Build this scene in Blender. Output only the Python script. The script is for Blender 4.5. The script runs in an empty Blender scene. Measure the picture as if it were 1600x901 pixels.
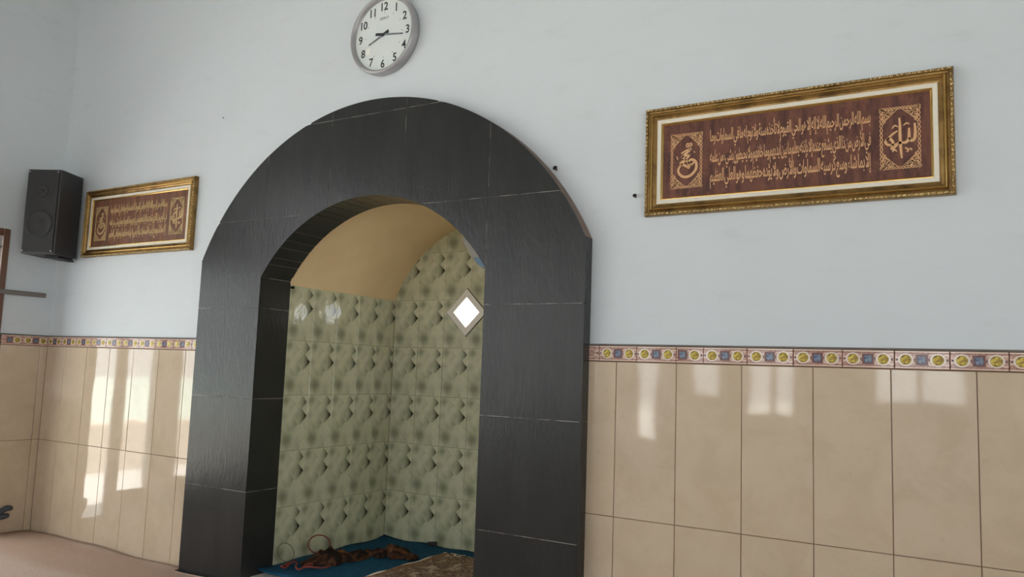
import bpy, bmesh, math, random
from mathutils import Vector, Matrix
random.seed(7)
R = math.radians
SC = bpy.context.scene
COL = SC.collection

# ------------------------------------------------------------------ camera
def make_camera():
    yaw, pitch, roll = 0.5328, 0.1041, 0.0353
    f = Vector((-math.sin(yaw)*math.cos(pitch), math.cos(yaw)*math.cos(pitch), math.sin(pitch)))
    r = Vector((math.cos(yaw), math.sin(yaw), 0)); u = r.cross(f)
    r2 = math.cos(roll)*r + math.sin(roll)*u
    u2 = -math.sin(roll)*r + math.cos(roll)*u
    cd = bpy.data.cameras.new('camera'); cd.sensor_width = 36; cd.lens = 1216.43*36/1600
    cd.clip_start = .05; cd.clip_end = 200
    o = bpy.data.objects.new('camera', cd); COL.objects.link(o)
    m = Matrix((r2, u2, -f)).transposed().to_4x4(); m.translation = Vector((1.2318, -2.9487, 1.1762))
    o.matrix_world = m
    SC.camera = o
make_camera()

# ------------------------------------------------------------------ sky, exposure
SKY_STRENGTH = 1.0
SC.view_settings.view_transform = 'Standard'
SC.view_settings.look = 'None'
SC.view_settings.exposure = 2.12
SC.view_settings.gamma = 1.0
SC.view_settings.use_curve_mapping = False
wd = bpy.data.worlds.new('world'); SC.world = wd; wd.use_nodes = True
bg = wd.node_tree.nodes['Background']
bg.inputs['Color'].default_value = (.95, .98, 1.0, 1)      # even overcast sky
bg.inputs['Strength'].default_value = SKY_STRENGTH
sl = bpy.data.lights.new('sun', 'SUN'); sl.energy = 7.0; sl.angle = R(1.5); sl.color = (1, .96, .9)
so = bpy.data.objects.new('sun', sl); so.rotation_euler = (0, R(22), 0); COL.objects.link(so)   # high sun over the yard, kept out of the hall by an added eave
SC.cycles.max_bounces = 10
SC.cycles.diffuse_bounces = 7
SC.cycles.glossy_bounces = 4
SC.cycles.sample_clamp_indirect = 6.0

def portal(loc, rot, sx, sz):
    """Marks an opening so the daylight through it is sampled well; gives no light of its own."""
    ld = bpy.data.lights.new('daylight_portal', 'AREA'); ld.shape = 'RECTANGLE'; ld.size = sx; ld.size_y = sz
    ld.cycles.is_portal = True
    o = bpy.data.objects.new('daylight_portal', ld); o.location = loc; o.rotation_euler = rot
    COL.objects.link(o)

# ------------------------------------------------------------------ node helpers
class X:
    nt = None
    def __init__(s, sock): s.s = sock
    @staticmethod
    def m(op, *a):
        n = X.nt.nodes.new('ShaderNodeMath'); n.operation = op
        for i, v in enumerate(a):
            if isinstance(v, X): X.nt.links.new(v.s, n.inputs[i])
            else: n.inputs[i].default_value = v
        return X(n.outputs[0])
    def __add__(a, b): return X.m('ADD', a, b)
    def __radd__(a, b): return X.m('ADD', b, a)
    def __sub__(a, b): return X.m('SUBTRACT', a, b)
    def __rsub__(a, b): return X.m('SUBTRACT', b, a)
    def __mul__(a, b): return X.m('MULTIPLY', a, b)
    def __rmul__(a, b): return X.m('MULTIPLY', b, a)
    def __truediv__(a, b): return X.m('DIVIDE', a, b)
    def abs(a): return X.m('ABSOLUTE', a)
    def pow(a, b): return X.m('POWER', a, b)
    def lt(a, b): return X.m('LESS_THAN', a, b)
    def gt(a, b): return X.m('GREATER_THAN', a, b)
    def max(a, b): return X.m('MAXIMUM', a, b)
    def min(a, b): return X.m('MINIMUM', a, b)
    def fract(a): return X.m('FRACT', a)
    def sin(a): return X.m('SINE', a)
    def clamp(a): return X.m('MINIMUM', X.m('MAXIMUM', a, 0.0), 1.0)
    def ss(a, lo, hi):
        n = X.nt.nodes.new('ShaderNodeMapRange'); n.interpolation_type = 'SMOOTHSTEP'
        X.nt.links.new(a.s, n.inputs[0]); n.inputs[1].default_value = lo; n.inputs[2].default_value = hi
        return X(n.outputs[0])

def coords(kind='Object'):
    tc = X.nt.nodes.new('ShaderNodeTexCoord'); sp = X.nt.nodes.new('ShaderNodeSeparateXYZ')
    X.nt.links.new(tc.outputs[kind], sp.inputs[0])
    return X(sp.outputs[0]), X(sp.outputs[1]), X(sp.outputs[2])

def position():
    return X.nt.nodes.new('ShaderNodeNewGeometry').outputs['Position']

def noise(scale, detail=3, rough=.5, vec=None, stretch=None, per_object=False, distortion=0):
    nt = X.nt
    n = nt.nodes.new('ShaderNodeTexNoise'); n.inputs['Scale'].default_value = scale
    n.inputs['Detail'].default_value = detail; n.inputs['Roughness'].default_value = rough
    n.inputs['Distortion'].default_value = distortion
    v = vec or nt.nodes.new('ShaderNodeTexCoord').outputs['Object']
    if per_object:
        oi = nt.nodes.new('ShaderNodeObjectInfo')
        ad = nt.nodes.new('ShaderNodeVectorMath'); ad.operation = 'ADD'
        sc = nt.nodes.new('ShaderNodeMath'); sc.operation = 'MULTIPLY'; sc.inputs[1].default_value = 37.0
        nt.links.new(oi.outputs['Random'], sc.inputs[0])
        nt.links.new(v, ad.inputs[0]); nt.links.new(sc.outputs[0], ad.inputs[1]); v = ad.outputs[0]
    if stretch:
        mp = nt.nodes.new('ShaderNodeMapping'); mp.inputs['Scale'].default_value = stretch
        nt.links.new(v, mp.inputs[0]); v = mp.outputs[0]
    nt.links.new(v, n.inputs['Vector'])
    return X(n.outputs['Fac'])

def mixc(fac, a, b):
    n = X.nt.nodes.new('ShaderNodeMix'); n.data_type = 'RGBA'
    if isinstance(fac, X): X.nt.links.new(fac.s, n.inputs[0])
    else: n.inputs[0].default_value = fac
    for i, v in ((6, a), (7, b)):
        if isinstance(v, tuple): n.inputs[i].default_value = (*v, 1)
        else: X.nt.links.new(v, n.inputs[i])
    return n.outputs[2]

def material(name, build=None, color=(.5, .5, .5), rough=.5, metal=0, spec=.5, bump=None, ior=None, coat=0):
    m = bpy.data.materials.new(name); m.use_nodes = True
    nt = m.node_tree; X.nt = nt
    b = nt.nodes['Principled BSDF']
    b.inputs['Base Color'].default_value = (*color, 1); b.inputs['Roughness'].default_value = rough
    b.inputs['Metallic'].default_value = metal; b.inputs['Specular IOR Level'].default_value = spec
    b.inputs['Coat Weight'].default_value = coat
    if ior: b.inputs['IOR'].default_value = ior
    if build:
        c = build()
        if c is not None: nt.links.new(c, b.inputs['Base Color'])
    if bump:
        h, st, di = bump()
        n = nt.nodes.new('ShaderNodeBump'); n.inputs['Strength'].default_value = st; n.inputs['Distance'].default_value = di
        nt.links.new(h.s, n.inputs['Height']); nt.links.new(n.outputs[0], b.inputs['Normal'])
    return m

def srgb(r, g, b):
    f = lambda c: (c/255/12.92) if c <= 10 else ((c/255+.055)/1.055)**2.4
    return (f(r), f(g), f(b))

M = {}
def paint():
    p = position()
    a = noise(1.1, 4, .55, vec=p).ss(.35, .75); b = noise(5, 5, .6, vec=p, stretch=(1, 1, 2.5)).ss(.52, .85)
    c = mixc(a*.35, (.60, .65, .685), (.53, .57, .595))
    return mixc(b*.22, c, (.40, .41, .40))
M['paint'] = material('pale_blue_wall_paint', paint, rough=.42, spec=.35,
                      bump=lambda: (noise(9, 4, .6, vec=position()), .12, .02))
M['ceiling'] = material('ceiling_paint', lambda: mixc(noise(2), (.36, .34, .32), (.30, .28, .26)), rough=.8)

def beige():
    a = noise(7, 5, .6, per_object=True, distortion=.6).ss(.35, .7)
    b = noise(26, 3, .6, per_object=True).ss(.60, .80)
    oi = X.nt.nodes.new('ShaderNodeObjectInfo'); r = X(oi.outputs['Random'])
    c = mixc(a, srgb(201, 184, 161), srgb(191, 173, 149))
    c = mixc(r*.3, c, srgb(202, 182, 152))
    return mixc(b*.30, c, srgb(176, 152, 122))
M['beige'] = material('beige_glazed_tile', beige, rough=.055, spec=.62,
                      bump=lambda: (noise(5, 1, .4, per_object=True), .04, .02))
M['grout'] = material('brown_grout', lambda: mixc(noise(30), srgb(118, 86, 70), srgb(90, 66, 54)), rough=.9)
M['ledge'] = material('dark_top_joint', lambda: mixc(noise(20), srgb(118, 108, 102), srgb(86, 76, 72)), rough=.9)

def border():
    x, y, z = coords()
    fx = (x/.0545).abs()          # motif repeats
    w = (x*150.).sin()*.006
    lines = ((z.abs() - .0215).abs()).lt(.0016)
    swirl = (((z.abs() - .012 + w).abs()).lt(.0026))
    n = noise(160, 2)
    c = mixc(n.ss(.4, .65), srgb(196, 160, 146), srgb(160, 118, 106))
    c = mixc(swirl*.7, c, srgb(226, 204, 188))
    c = mixc(lines*.6, c, srgb(120, 84, 76))
    return mixc(((z.abs()).gt(.0255))*.9, c, srgb(228, 208, 190))
M['border'] = material('pink_printed_border_tile', border, rough=.07)
M['ring'] = material('cream_ring_glaze', lambda: mixc(noise(80), srgb(232, 220, 204), srgb(210, 194, 178)), rough=.12)
M['medallion'] = material('gold_medallion_glaze', lambda: mixc(noise(120, 2).ss(.42, .6), srgb(190, 168, 72), srgb(136, 112, 46)), rough=.22, metal=.25,
                          bump=lambda: (noise(130, 2), .6, .004))
M['panelbrown'] = material('brown_square_glaze', lambda: mixc(noise(90), srgb(120, 76, 70), srgb(96, 62, 60)), rough=.15)
M['blue'] = material('blue_lustre_glaze', lambda: mixc(noise(110, 2).ss(.4, .6), srgb(70, 82, 116), srgb(118, 132, 146)), rough=.15)
M['dot'] = material('dark_dot_glaze', color=srgb(70, 48, 62), rough=.2)

def black():
    a = noise(3.5, 4, .6, per_object=True, stretch=(2.2, 1, .6)).ss(.3, .75)
    return mixc(a, srgb(42, 43, 43), srgb(49, 50, 49))
M['black'] = material('charcoal_matt_tile', black, rough=.24, spec=.32,
                      bump=lambda: (noise(34, 4, .6, per_object=True, stretch=(2.0, 1, .55)), .16, .012))
def lightgrout():
    return mixc(noise(6, 4, .7, vec=position()).ss(.45, .6), srgb(70, 68, 66), srgb(168, 162, 152))
M['lightgrout'] = material('pale_patchy_grout', lightgrout, rough=.9)
M['mortar'] = material('brown_mortar_edge', lambda: mixc(noise(25, 4), srgb(134, 118, 108), srgb(108, 94, 84)), rough=.9)

def greentile():
    x, y, z = coords()
    u = x/.2 + .5; v = .5 - z/.3            # v runs down from the tile's top
    n = noise(70, 3, .6)
    def notch(cx, cy, r, k):               # pointed fleck, sharp on its right, fading to its left
        l = None
        for s in (-1., 0., 1.):            # the print runs on from tile to tile
            dx = u - (cx + s); dy = (v - cy)*1.5
            d = dx.abs() + dy.abs() + (n - .5)*.05
            q = d.lt(r) * ((dx + r)/(1.7*r)).clamp().pow(2.1) * k
            l = q if l is None else l.max(q)
        return l
    def blob(cx, cy, r, k):
        l = None
        for s in (-1., 0., 1.):
            dx = u - (cx + s); dy = (v - cy)*1.5
            d = (dx*dx + dy*dy).pow(.5)*.55 + (dx.abs() + dy.abs())*.38 + (n - .5)*.04
            q = (1. - d.ss(.0, r))*k
            l = q if l is None else l.max(q)
        return l
    dark = notch(.74, .125, .19, .85)
    for q in (notch(.70, .385, .25, 1.0), notch(.42, .53, .20, .42), notch(.14, .62, .26, .22), notch(.30, .16, .22, .20), notch(.95, .72, .26, .22), notch(.55, .96, .22, .25)): dark = dark.max(q)
    for q in (blob(.22, .82, .36, .58), blob(.14, .09, .22, .46), blob(.62, .84, .24, .20), blob(.08, .38, .22, .28), blob(.62, .38, .30, .28), blob(.45, .62, .16, .2)): dark = dark.max(q)
    light = notch(.30, .27, .34, .3).max(notch(.66, .68, .34, .35)).max(notch(.98, .95, .26, .3)).max(blob(.98, .28, .22, .4))
    base = mixc((noise(12, 3, .5)).ss(.3, .7), srgb(208, 209, 182), srgb(195, 198, 168))
    base = mixc(light, base, srgb(230, 228, 206))
    dark = dark*(.82 + noise(40, 3, .6)*.36)
    return mixc(dark, base, srgb(56, 60, 42))
M['green'] = material('green_printed_glazed_tile', greentile, rough=.06, spec=.6,
                      bump=lambda: (noise(14, 2, .5, per_object=True), .10, .02))
M['greengrout'] = material('olive_grout', color=srgb(120, 116, 90), rough=.9)
M['vault'] = material('tan_vault_paint', lambda: mixc(noise(3, 4, .6, vec=position()).ss(.3, .8), srgb(240, 214, 170), srgb(231, 204, 160)), rough=.75,
                      bump=lambda: (noise(12, 4, .6, vec=position()), .08, .02))
M['plaster'] = material('white_plaster', lambda: mixc(noise(20), srgb(240, 238, 230), srgb(228, 224, 216)), rough=.8)
M['tilefloor'] = material('cream_floor_tile', lambda: mixc(noise(6), srgb(200, 188, 170), srgb(186, 172, 154)), rough=.25)

def carpet():
    p = position(); sp = X.nt.nodes.new('ShaderNodeSeparateXYZ'); X.nt.links.new(p, sp.inputs[0])
    y = X(sp.outputs[1]); w = noise(1.4, 3, .5, vec=p)
    band = ((y + w*.18)*9.).sin().ss(-.4, .8)
    c = mixc(band, srgb(182, 158, 140), srgb(194, 176, 161))
    return mixc(noise(160, 2, .6, vec=p).ss(.4, .75)*.5, c, srgb(146, 110, 92))
M['carpet'] = material('faded_pink_carpet', carpet, rough=.95, spec=.1, bump=lambda: (noise(240, 2, vec=position()), .5, .006))
M['bluecarpet'] = material('blue_carpet_cloth', lambda: mixc(noise(60, 3).ss(.3, .7), srgb(34, 88, 118), srgb(24, 70, 98)), rough=.9, spec=.15,
                           bump=lambda: (noise(150, 2), .4, .004))
def rugc():
    x, y, z = coords()
    ax = x.abs(); ay = y.abs()
    edge = ax.gt(.285).max(ay.gt(.425))
    v = X.nt.nodes.new('ShaderNodeTexVoronoi'); v.inputs['Scale'].default_value = 16
    tc = X.nt.nodes.new('ShaderNodeTexCoord'); X.nt.links.new(tc.outputs['Object'], v.inputs['Vector'])
    mot = X(v.outputs['Distance']).lt(.30)
    sc = noise(13, 3, .6).ss(.55, .60)
    c = mixc(noise(70, 2).ss(.38, .62), srgb(150, 128, 110), srgb(98, 78, 66))
    c = mixc(mot*.25, c, srgb(180, 164, 140))
    c = mixc(sc*.6, c, srgb(206, 190, 160))
    return mixc(edge*.8, c, mixc(noise(60, 2).ss(.45, .55), srgb(150, 118, 96), srgb(112, 82, 66)))
M['rug'] = material('brown_figured_rug', rugc, rough=.95, spec=.1, bump=lambda: (noise(220, 2), .5, .005))
M['fringe'] = material('cream_yarn', color=srgb(230, 220, 198), rough=.9)
def batik():
    a = noise(9, 4, .6, distortion=1.2)
    c = mixc(a.ss(.45, .60), srgb(30, 22, 20), srgb(92, 60, 42))
    return mixc(a.ss(.60, .68), c, srgb(150, 100, 66))
M['batik'] = material('brown_batik_cloth', batik, rough=.8, spec=.2)
M['redcord'] = material('dark_red_cord', lambda: mixc(noise(60), srgb(150, 62, 52), srgb(106, 42, 40)), rough=.6)
M['greywire'] = material('grey_wire', color=srgb(96, 84, 70), rough=.5)
M['darkstuff'] = material('black_plastic', lambda: mixc(noise(20), srgb(28, 28, 30), srgb(44, 42, 42)), rough=.5)
M['darkcloth'] = material('dark_grey_cloth', lambda: mixc(noise(60, 3), srgb(58, 62, 68), srgb(84, 90, 96)), rough=.85)
def goldf():
    n = noise(14, 4, .65, stretch=(1, 1, 1))
    return mixc(n.ss(.4, .75), srgb(150, 119, 70), srgb(100, 75, 43))
M['gold'] = material('antique_gold_moulding', goldf, rough=.33, metal=.75)
M['brightgold'] = material('bright_gold_bead', lambda: mixc(noise(40, 3), srgb(214, 178, 104), srgb(180, 140, 76)), rough=.25, metal=.85)
M['ropegold'] = material('ornate_gold_lip', lambda: mixc(noise(220, 2).ss(.4, .6), srgb(226, 200, 140), srgb(98, 70, 36)), rough=.35, metal=.6)
M['liner'] = material('cream_linen_liner', lambda: mixc(noise(300, 2), srgb(226, 222, 208), srgb(210, 204, 190)), rough=.85)
def leather():
    a = noise(9, 5, .65, stretch=(3.2, 1, .7)).ss(.3, .72); b = noise(46, 3, .6).ss(.5, .75)
    c = mixc(a, srgb(72, 46, 42), srgb(116, 74, 60))
    return mixc(b*.45, c, srgb(136, 90, 72))
M['leather'] = material('brown_mottled_panel', leather, rough=.55, spec=.3)
def leather2():
    a = noise(9, 5, .65, stretch=(3.2, 1, .7)).ss(.3, .72); b = noise(30, 3, .6, stretch=(3, 1, .6)).ss(.45, .7)
    c = mixc(a, srgb(92, 60, 46), srgb(136, 92, 66))
    return mixc(b*.5, c, srgb(90, 80, 84))
M['leather2'] = material('faded_brown_panel', leather2, rough=.5, spec=.3)
M['script'] = material('pale_copper_lettering', lambda: mixc(noise(60, 3), srgb(222, 180, 132), srgb(196, 148, 104)), rough=.5)
M['script2'] = material('pale_straw_lettering', lambda: mixc(noise(40, 3), srgb(204, 178, 132), srgb(184, 154, 108)), rough=.5)
M['silver'] = material('silver_grey_plastic', lambda: mixc(noise(12), srgb(170, 170, 172), srgb(154, 154, 157)), rough=.35, metal=.3)
M['dial'] = material('pale_clock_dial', lambda: mixc(noise(8), srgb(214, 222, 220), srgb(204, 212, 212)), rough=.45)
M['ink'] = material('charcoal_print', color=srgb(46, 48, 54), rough=.5)
M['inkpale'] = material('grey_print', color=srgb(128, 134, 140), rough=.5)
M['handgrey'] = material('grey_clock_hand', color=srgb(110, 118, 124), rough=.4)
M['sticker'] = material('white_sticker', color=srgb(226, 228, 220), rough=.5)
M['speaker'] = material('black_vinyl_cabinet', lambda: mixc(noise(60, 3), srgb(44, 44, 47), srgb(54, 54, 57)), rough=.5)
M['grille'] = material('black_speaker_cloth', lambda: mixc(noise(400, 2), srgb(40, 41, 43), srgb(56, 57, 58)), rough=.8)
M['cone'] = material('dark_grey_speaker_cone', color=srgb(48, 49, 51), rough=.8)
M['wood'] = material('brown_varnished_wood', lambda: mixc(noise(10, 4, .6, stretch=(6, 6, .6)), srgb(120, 88, 70), srgb(92, 64, 50)), rough=.4)
M['batten'] = material('weathered_grey_batten', lambda: mixc(noise(18, 4, .6, stretch=(5, .5, 5)), srgb(128, 122, 116), srgb(104, 98, 94)), rough=.7)
M['iron'] = material('dark_iron', color=srgb(34, 32, 32), rough=.45, metal=.6)
M['film'] = material('greyish_torn_strip', lambda: mixc(noise(14, 3), srgb(150, 142, 132), srgb(122, 118, 112)), rough=.6)
M['bluefilm'] = material('blue_smear', color=srgb(84, 112, 134), rough=.5)
M['concrete'] = material('pale_concrete_yard', lambda: mixc(noise(1.5, 5, .6, vec=position()), (.62, .62, .60), (.50, .50, .48)), rough=.9)
def brick():
    b = X.nt.nodes.new('ShaderNodeTexBrick'); X.nt.links.new(position(), b.inputs['Vector'])
    mp = X.nt.nodes.new('ShaderNodeMapping'); mp.inputs['Rotation'].default_value = (R(90), 0, R(90))
    X.nt.links.new(position(), mp.inputs[0]); X.nt.links.new(mp.outputs[0], b.inputs['Vector'])
    b.inputs['Scale'].default_value = 4
    b.inputs['Color1'].default_value = (.55, .20, .12, 1); b.inputs['Color2'].default_value = (.48, .24, .16, 1); b.inputs['Mortar'].default_value = (.5, .45, .4, 1)
    return b.outputs['Color']
M['brick'] = material('red_brickwork', brick, rough=.9)
M['mint'] = material('pale_mint_render', lambda: mixc(noise(2, 4, .6, vec=position()), (.72, .86, .80), (.64, .80, .74)), rough=.9)

# ------------------------------------------------------------------ mesh helpers
def link(name, bm, mat, parent=None, smooth=False, loc=None, rot=None):
    me = bpy.data.meshes.new(name); bm.to_mesh(me); bm.free()
    return link_mesh(name, me, mat, parent, smooth, loc, rot)
def link_mesh(name, me, mat, parent=None, smooth=False, loc=None, rot=None):
    for mt in (mat if isinstance(mat, (list, tuple)) else [mat]):
        if not me.materials or isinstance(mat, (list, tuple)): me.materials.append(M[mt])
    if smooth:
        for p in me.polygons: p.use_smooth = True
    o = bpy.data.objects.new(name, me); COL.objects.link(o)
    if parent: o.parent = parent
    if loc is not None: o.location = loc
    if rot is not None: o.rotation_euler = rot
    return o
def again(src, parent, loc, rot=(0, 0, 0)):
    o = src.copy(); COL.objects.link(o); o.parent = parent; o.location = loc; o.rotation_euler = rot
    return o
def tag(o, label=None, cat=None, group=None, kind=None):
    if label: o['label'] = label
    if cat: o['category'] = cat
    if group: o['group'] = group
    if kind: o['kind'] = kind
    return o
def empty(name, loc=(0, 0, 0), rz=0):
    o = bpy.data.objects.new(name, None); COL.objects.link(o); o.location = loc; o.rotation_euler = (0, 0, rz)
    o.empty_display_size = .05
    return o
def box(bm, x0, x1, y0, y1, z0, z1):
    vs = [bm.verts.new(p) for p in ((x0,y0,z0),(x1,y0,z0),(x1,y1,z0),(x0,y1,z0),(x0,y0,z1),(x1,y0,z1),(x1,y1,z1),(x0,y1,z1))]
    for f in ((0,3,2,1),(4,5,6,7),(0,1,5,4),(1,2,6,5),(2,3,7,6),(3,0,4,7)): bm.faces.new([vs[i] for i in f])
    return vs
def bevel_box(bm, x0, x1, y0, y1, z0, z1, b=.005, seg=2):
    t = bmesh.new(); box(t, x0, x1, y0, y1, z0, z1)
    bmesh.ops.bevel(t, geom=t.edges[:], offset=b, segments=seg, affect='EDGES', profile=.6)
    merge(bm, t)
def merge(bm, t):
    me = bpy.data.meshes.new('tmp'); t.to_mesh(me); t.free(); bm.from_mesh(me); bpy.data.meshes.remove(me)
def prism(bm, pts, y0, y1, bev=0.0):
    """pts: (x,z) outline, counter-clockwise seen from -y. Front at y0 (towards the room), back at y1; bev chamfers the front."""
    n = len(pts); cx = sum(p[0] for p in pts)/n; cz = sum(p[1] for p in pts)/n
    if bev:
        front = []
        for x, z in pts:
            dx, dz = cx-x, cz-z; L = math.hypot(dx, dz) or 1
            front.append((x+(bev if dx > 1e-6 else -bev if dx < -1e-6 else 0), z+(bev if dz > 1e-6 else -bev if dz < -1e-6 else 0)))
        rings = [(front, y0), (pts, y0+bev), (pts, y1)]
    else: rings = [(pts, y0), (pts, y1)]
    vs = [[bm.verts.new((x, y, z)) for x, z in r] for r, y in rings]
    bm.faces.new(vs[0]); bm.faces.new(vs[-1][::-1])
    for a, b in zip(vs, vs[1:]):
        for i in range(n): bm.faces.new((a[i], b[i], b[(i+1) % n], a[(i+1) % n]))
def done(bm):
    bmesh.ops.recalc_face_normals(bm, faces=bm.faces[:]); return bm
def lathe(bm, prof, n=32, axis='y', c=(0, 0, 0), close=False):
    """prof: (radius, height); the axis points to -y for 'y', +z for 'z'."""
    rings = []
    for r, h in prof:
        ring = []
        for k in range(n):
            a = 2*math.pi*k/n
            p = (c[0]+r*math.cos(a), c[1]-h, c[2]+r*math.sin(a)) if axis == 'y' else (c[0]+r*math.cos(a), c[1]+r*math.sin(a), c[2]+h)
            ring.append(bm.verts.new(p))
        rings.append(ring)
    for a, b in zip(rings, rings[1:]):
        for k in range(n): bm.faces.new((a[k], a[(k+1) % n], b[(k+1) % n], b[k]))
    bm.faces.new(rings[0]); bm.faces.new(rings[-1][::-1])
def tube(bm, pts, r, n=8, closed=False):
    pts = [Vector(p) for p in pts]; N = len(pts); rings = []
    ref = Vector((.13, .31, .94)).normalized()
    for i, p in enumerate(pts):
        a = pts[(i-1) % N] if (closed or i > 0) else p; b = pts[(i+1) % N] if (closed or i < N-1) else p
        t = (b-a).normalized(); s = t.cross(ref).normalized(); q = s.cross(t)
        rr = r[i] if isinstance(r, (list, tuple)) else r
        rings.append([bm.verts.new(p + rr*(math.cos(2*math.pi*k/n)*s + math.sin(2*math.pi*k/n)*q)) for k in range(n)])
    for i in range(N if closed else N-1):
        a, b = rings[i], rings[(i+1) % N]
        for k in range(n): bm.faces.new((a[k], a[(k+1) % n], b[(k+1) % n], b[k]))
    if not closed: bm.faces.new(rings[0][::-1]); bm.faces.new(rings[-1])
def half(poly, a, b, keep_left=True):
    """Part of a convex polygon left (or right) of the line a->b."""
    def side(p): 
        s = (b[0]-a[0])*(p[1]-a[1]) - (b[1]-a[1])*(p[0]-a[0])
        return s if keep_left else -s
    out = []
    for i, p in enumerate(poly):
        q = poly[(i+1) % len(poly)]; sp, sq = side(p), side(q)
        if sp >= 0: out.append(p)
        if (sp > 1e-9 and sq < -1e-9) or (sp < -1e-9 and sq > 1e-9):
            t = sp/(sp-sq); out.append((p[0]+t*(q[0]-p[0]), p[1]+t*(q[1]-p[1])))
    res = []
    for p in out:
        if not res or math.hypot(p[0]-res[-1][0], p[1]-res[-1][1]) > 1e-6: res.append(p)
    if len(res) > 1 and math.hypot(res[0][0]-res[-1][0], res[0][1]-res[-1][1]) < 1e-6: res.pop()
    return res if len(res) >= 3 else []
def minus(polys, hole):
    """Convex polygons minus a convex counter-clockwise hole: convex pieces."""
    out = []
    for poly in polys:
        rest = poly
        for i in range(len(hole)):
            if not rest: break
            a, b = hole[i], hole[(i+1) % len(hole)]
            o = half(rest, a, b, False)
            if o: out.append(o)
            rest = half(rest, a, b, True)
    return out
def area(poly):
    return abs(sum(poly[i][0]*poly[(i+1) % len(poly)][1]-poly[(i+1) % len(poly)][0]*poly[i][1] for i in range(len(poly))))/2
def rect(x0, x1, z0, z1): return [(x0, z0), (x1, z0), (x1, z1), (x0, z1)]
def wall_with_openings(name, u0, u1, z0, z1, t0, t1, openings, axis, mat='paint'):
    """axis 'x': the wall runs along x with thickness t0..t1 in y; axis 'y': along y with thickness in x."""
    us = sorted({u0, u1, *[v for o in openings for v in o[:2]]}); zs = sorted({z0, z1, *[v for o in openings for v in o[2:]]})
    bm = bmesh.new()
    for a, b in zip(us, us[1:]):
        for c, d in zip(zs, zs[1:]):
            m_, n_ = (a+b)/2, (c+d)/2
            if any(o[0] < m_ < o[1] and o[2] < n_ < o[3] for o in openings): continue
            if axis == 'x': box(bm, a, b, t0, t1, c, d)
            else: box(bm, t0, t1, a, b, c, d)
    bmesh.ops.remove_doubles(bm, verts=bm.verts[:], dist=1e-5)
    dup = {}
    for f in bm.faces:
        c = f.calc_center_median(); dup.setdefault((round(c.x, 4), round(c.y, 4), round(c.z, 4)), []).append(f)
    bmesh.ops.delete(bm, geom=[f for fs in dup.values() if len(fs) > 1 for f in fs], context='FACES')
    return tag(link(name, done(bm), mat), kind='structure')

# ------------------------------------------------------------------ dimensions (metres)
XL, XR, YB, ZC = -4.1037, 3.2, -6.0, 4.3           # left wall, right wall, back wall, ceiling
ZT = 1.224                                          # top of the beige tiles
ARX = -1.316                                        # axis of the niche
OX0, OX1, OR, OCZ = -2.505, -.127, 1.315, 1.178     # outer outline of the black surround
IX0, IX1, IR, ICZ = -2.025, -.607, .8466, 1.158     # opening
FY = -.07                                           # its front
JY = .145                                           # end of the black reveal
NY = 1.0785                                         # back of the niche
NX0, NX1 = -2.029, -.603
VR, VCZ = .766, 1.322                               # vault
NF = .06                                            # niche floor
def outer_top(x): return OCZ + math.sqrt(max(0, OR*OR-(x-ARX)**2))
def inner_top(x): return ICZ + math.sqrt(max(0, IR*IR-(x-ARX)**2)) if IX0 < x < IX1 else 0
CL = .0105                                          # clearance behind the reveal tiles
def clear_top(x): return ICZ + math.sqrt(max(0, (IR+.014)**2-(x-ARX)**2))
def lin(a, b, n): return [a+(b-a)*i/n for i in range(n+1)]

# ================================================================== THE SETTING
# front wall with the opening of the niche
bm = bmesh.new()
for a, b in ((XL, IX0-CL), (IX1+CL, XR)): box(bm, a, b, 0, .14, -.1, ZC)
xs = lin(IX0-CL, IX1+CL, 40)
zl = [clear_top(x) for x in xs]
fr = [[bm.verts.new((x, y, z)) for x, z in zip(xs, zl)] + [bm.verts.new((x, y, ZC)) for x in xs] for y in (0, .14)]
k = len(xs)
for i in range(k-1):
    bm.faces.new((fr[0][i], fr[0][i+1], fr[0][k+i+1], fr[0][k+i])); bm.faces.new((fr[1][i+1], fr[1][i], fr[1][k+i], fr[1][k+i+1]))
    bm.faces.new((fr[0][i+1], fr[0][i], fr[1][i], fr[1][i+1]))
wall_front = tag(link('wall_front', bm, 'paint'), kind='structure')
# left wall: tall lights close to the corner, unseen openings added further off for more light
LIGHTS = [(-.54, -.352, .05, 1.915), (-.84, -.60, .20, 1.915), (-1.75, -1.06, .26, 1.915), (-3.6, -2.1, .3, 2.9), (-5.6, -4.0, .3, 2.9)]
wall_left = wall_with_openings('wall_left', YB, .14, -.1, ZC, XL-.06, XL, LIGHTS, 'y')
BACK = [(-3.7, -2.75, .75, 2.7), (-2.3, -1.95, .40, 2.7), (-1.6, -1.18, .95, 2.7), (-.95, -.38, .72, 2.7), (.35, 1.2, .92, 2.7), (1.9, 2.8, .92, 2.7)]
wall_back = wall_with_openings('wall_back', XL-.14, XR+.14, -.1, ZC, YB-.14, YB, BACK, 'x')
RIGHT = [(-5.6, -4.0, .4, 2.35), (-3.5, -1.9, .4, 2.35)]  # unseen openings added to bring more daylight into the hall
wall_right = wall_with_openings('wall_right', YB, .14, -.1, ZC, XR, XR+.14, RIGHT, 'y')
bm = bmesh.new(); box(bm, XL-.14, XR+.14, YB-.14, .14, ZC, ZC+.1); tag(link('ceiling', bm, 'ceiling'), kind='structure')
bm = bmesh.new(); box(bm, XL-.14, XR+.14, YB-.14, .14, -.1, 0); tag(link('floor', bm, 'tilefloor'), kind='structure')
for y0, y1, z0, z1 in LIGHTS: portal((XL-.08, (y0+y1)/2, (z0+z1)/2), (R(90), 0, R(-90)), y1-y0, z1-z0)
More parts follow.
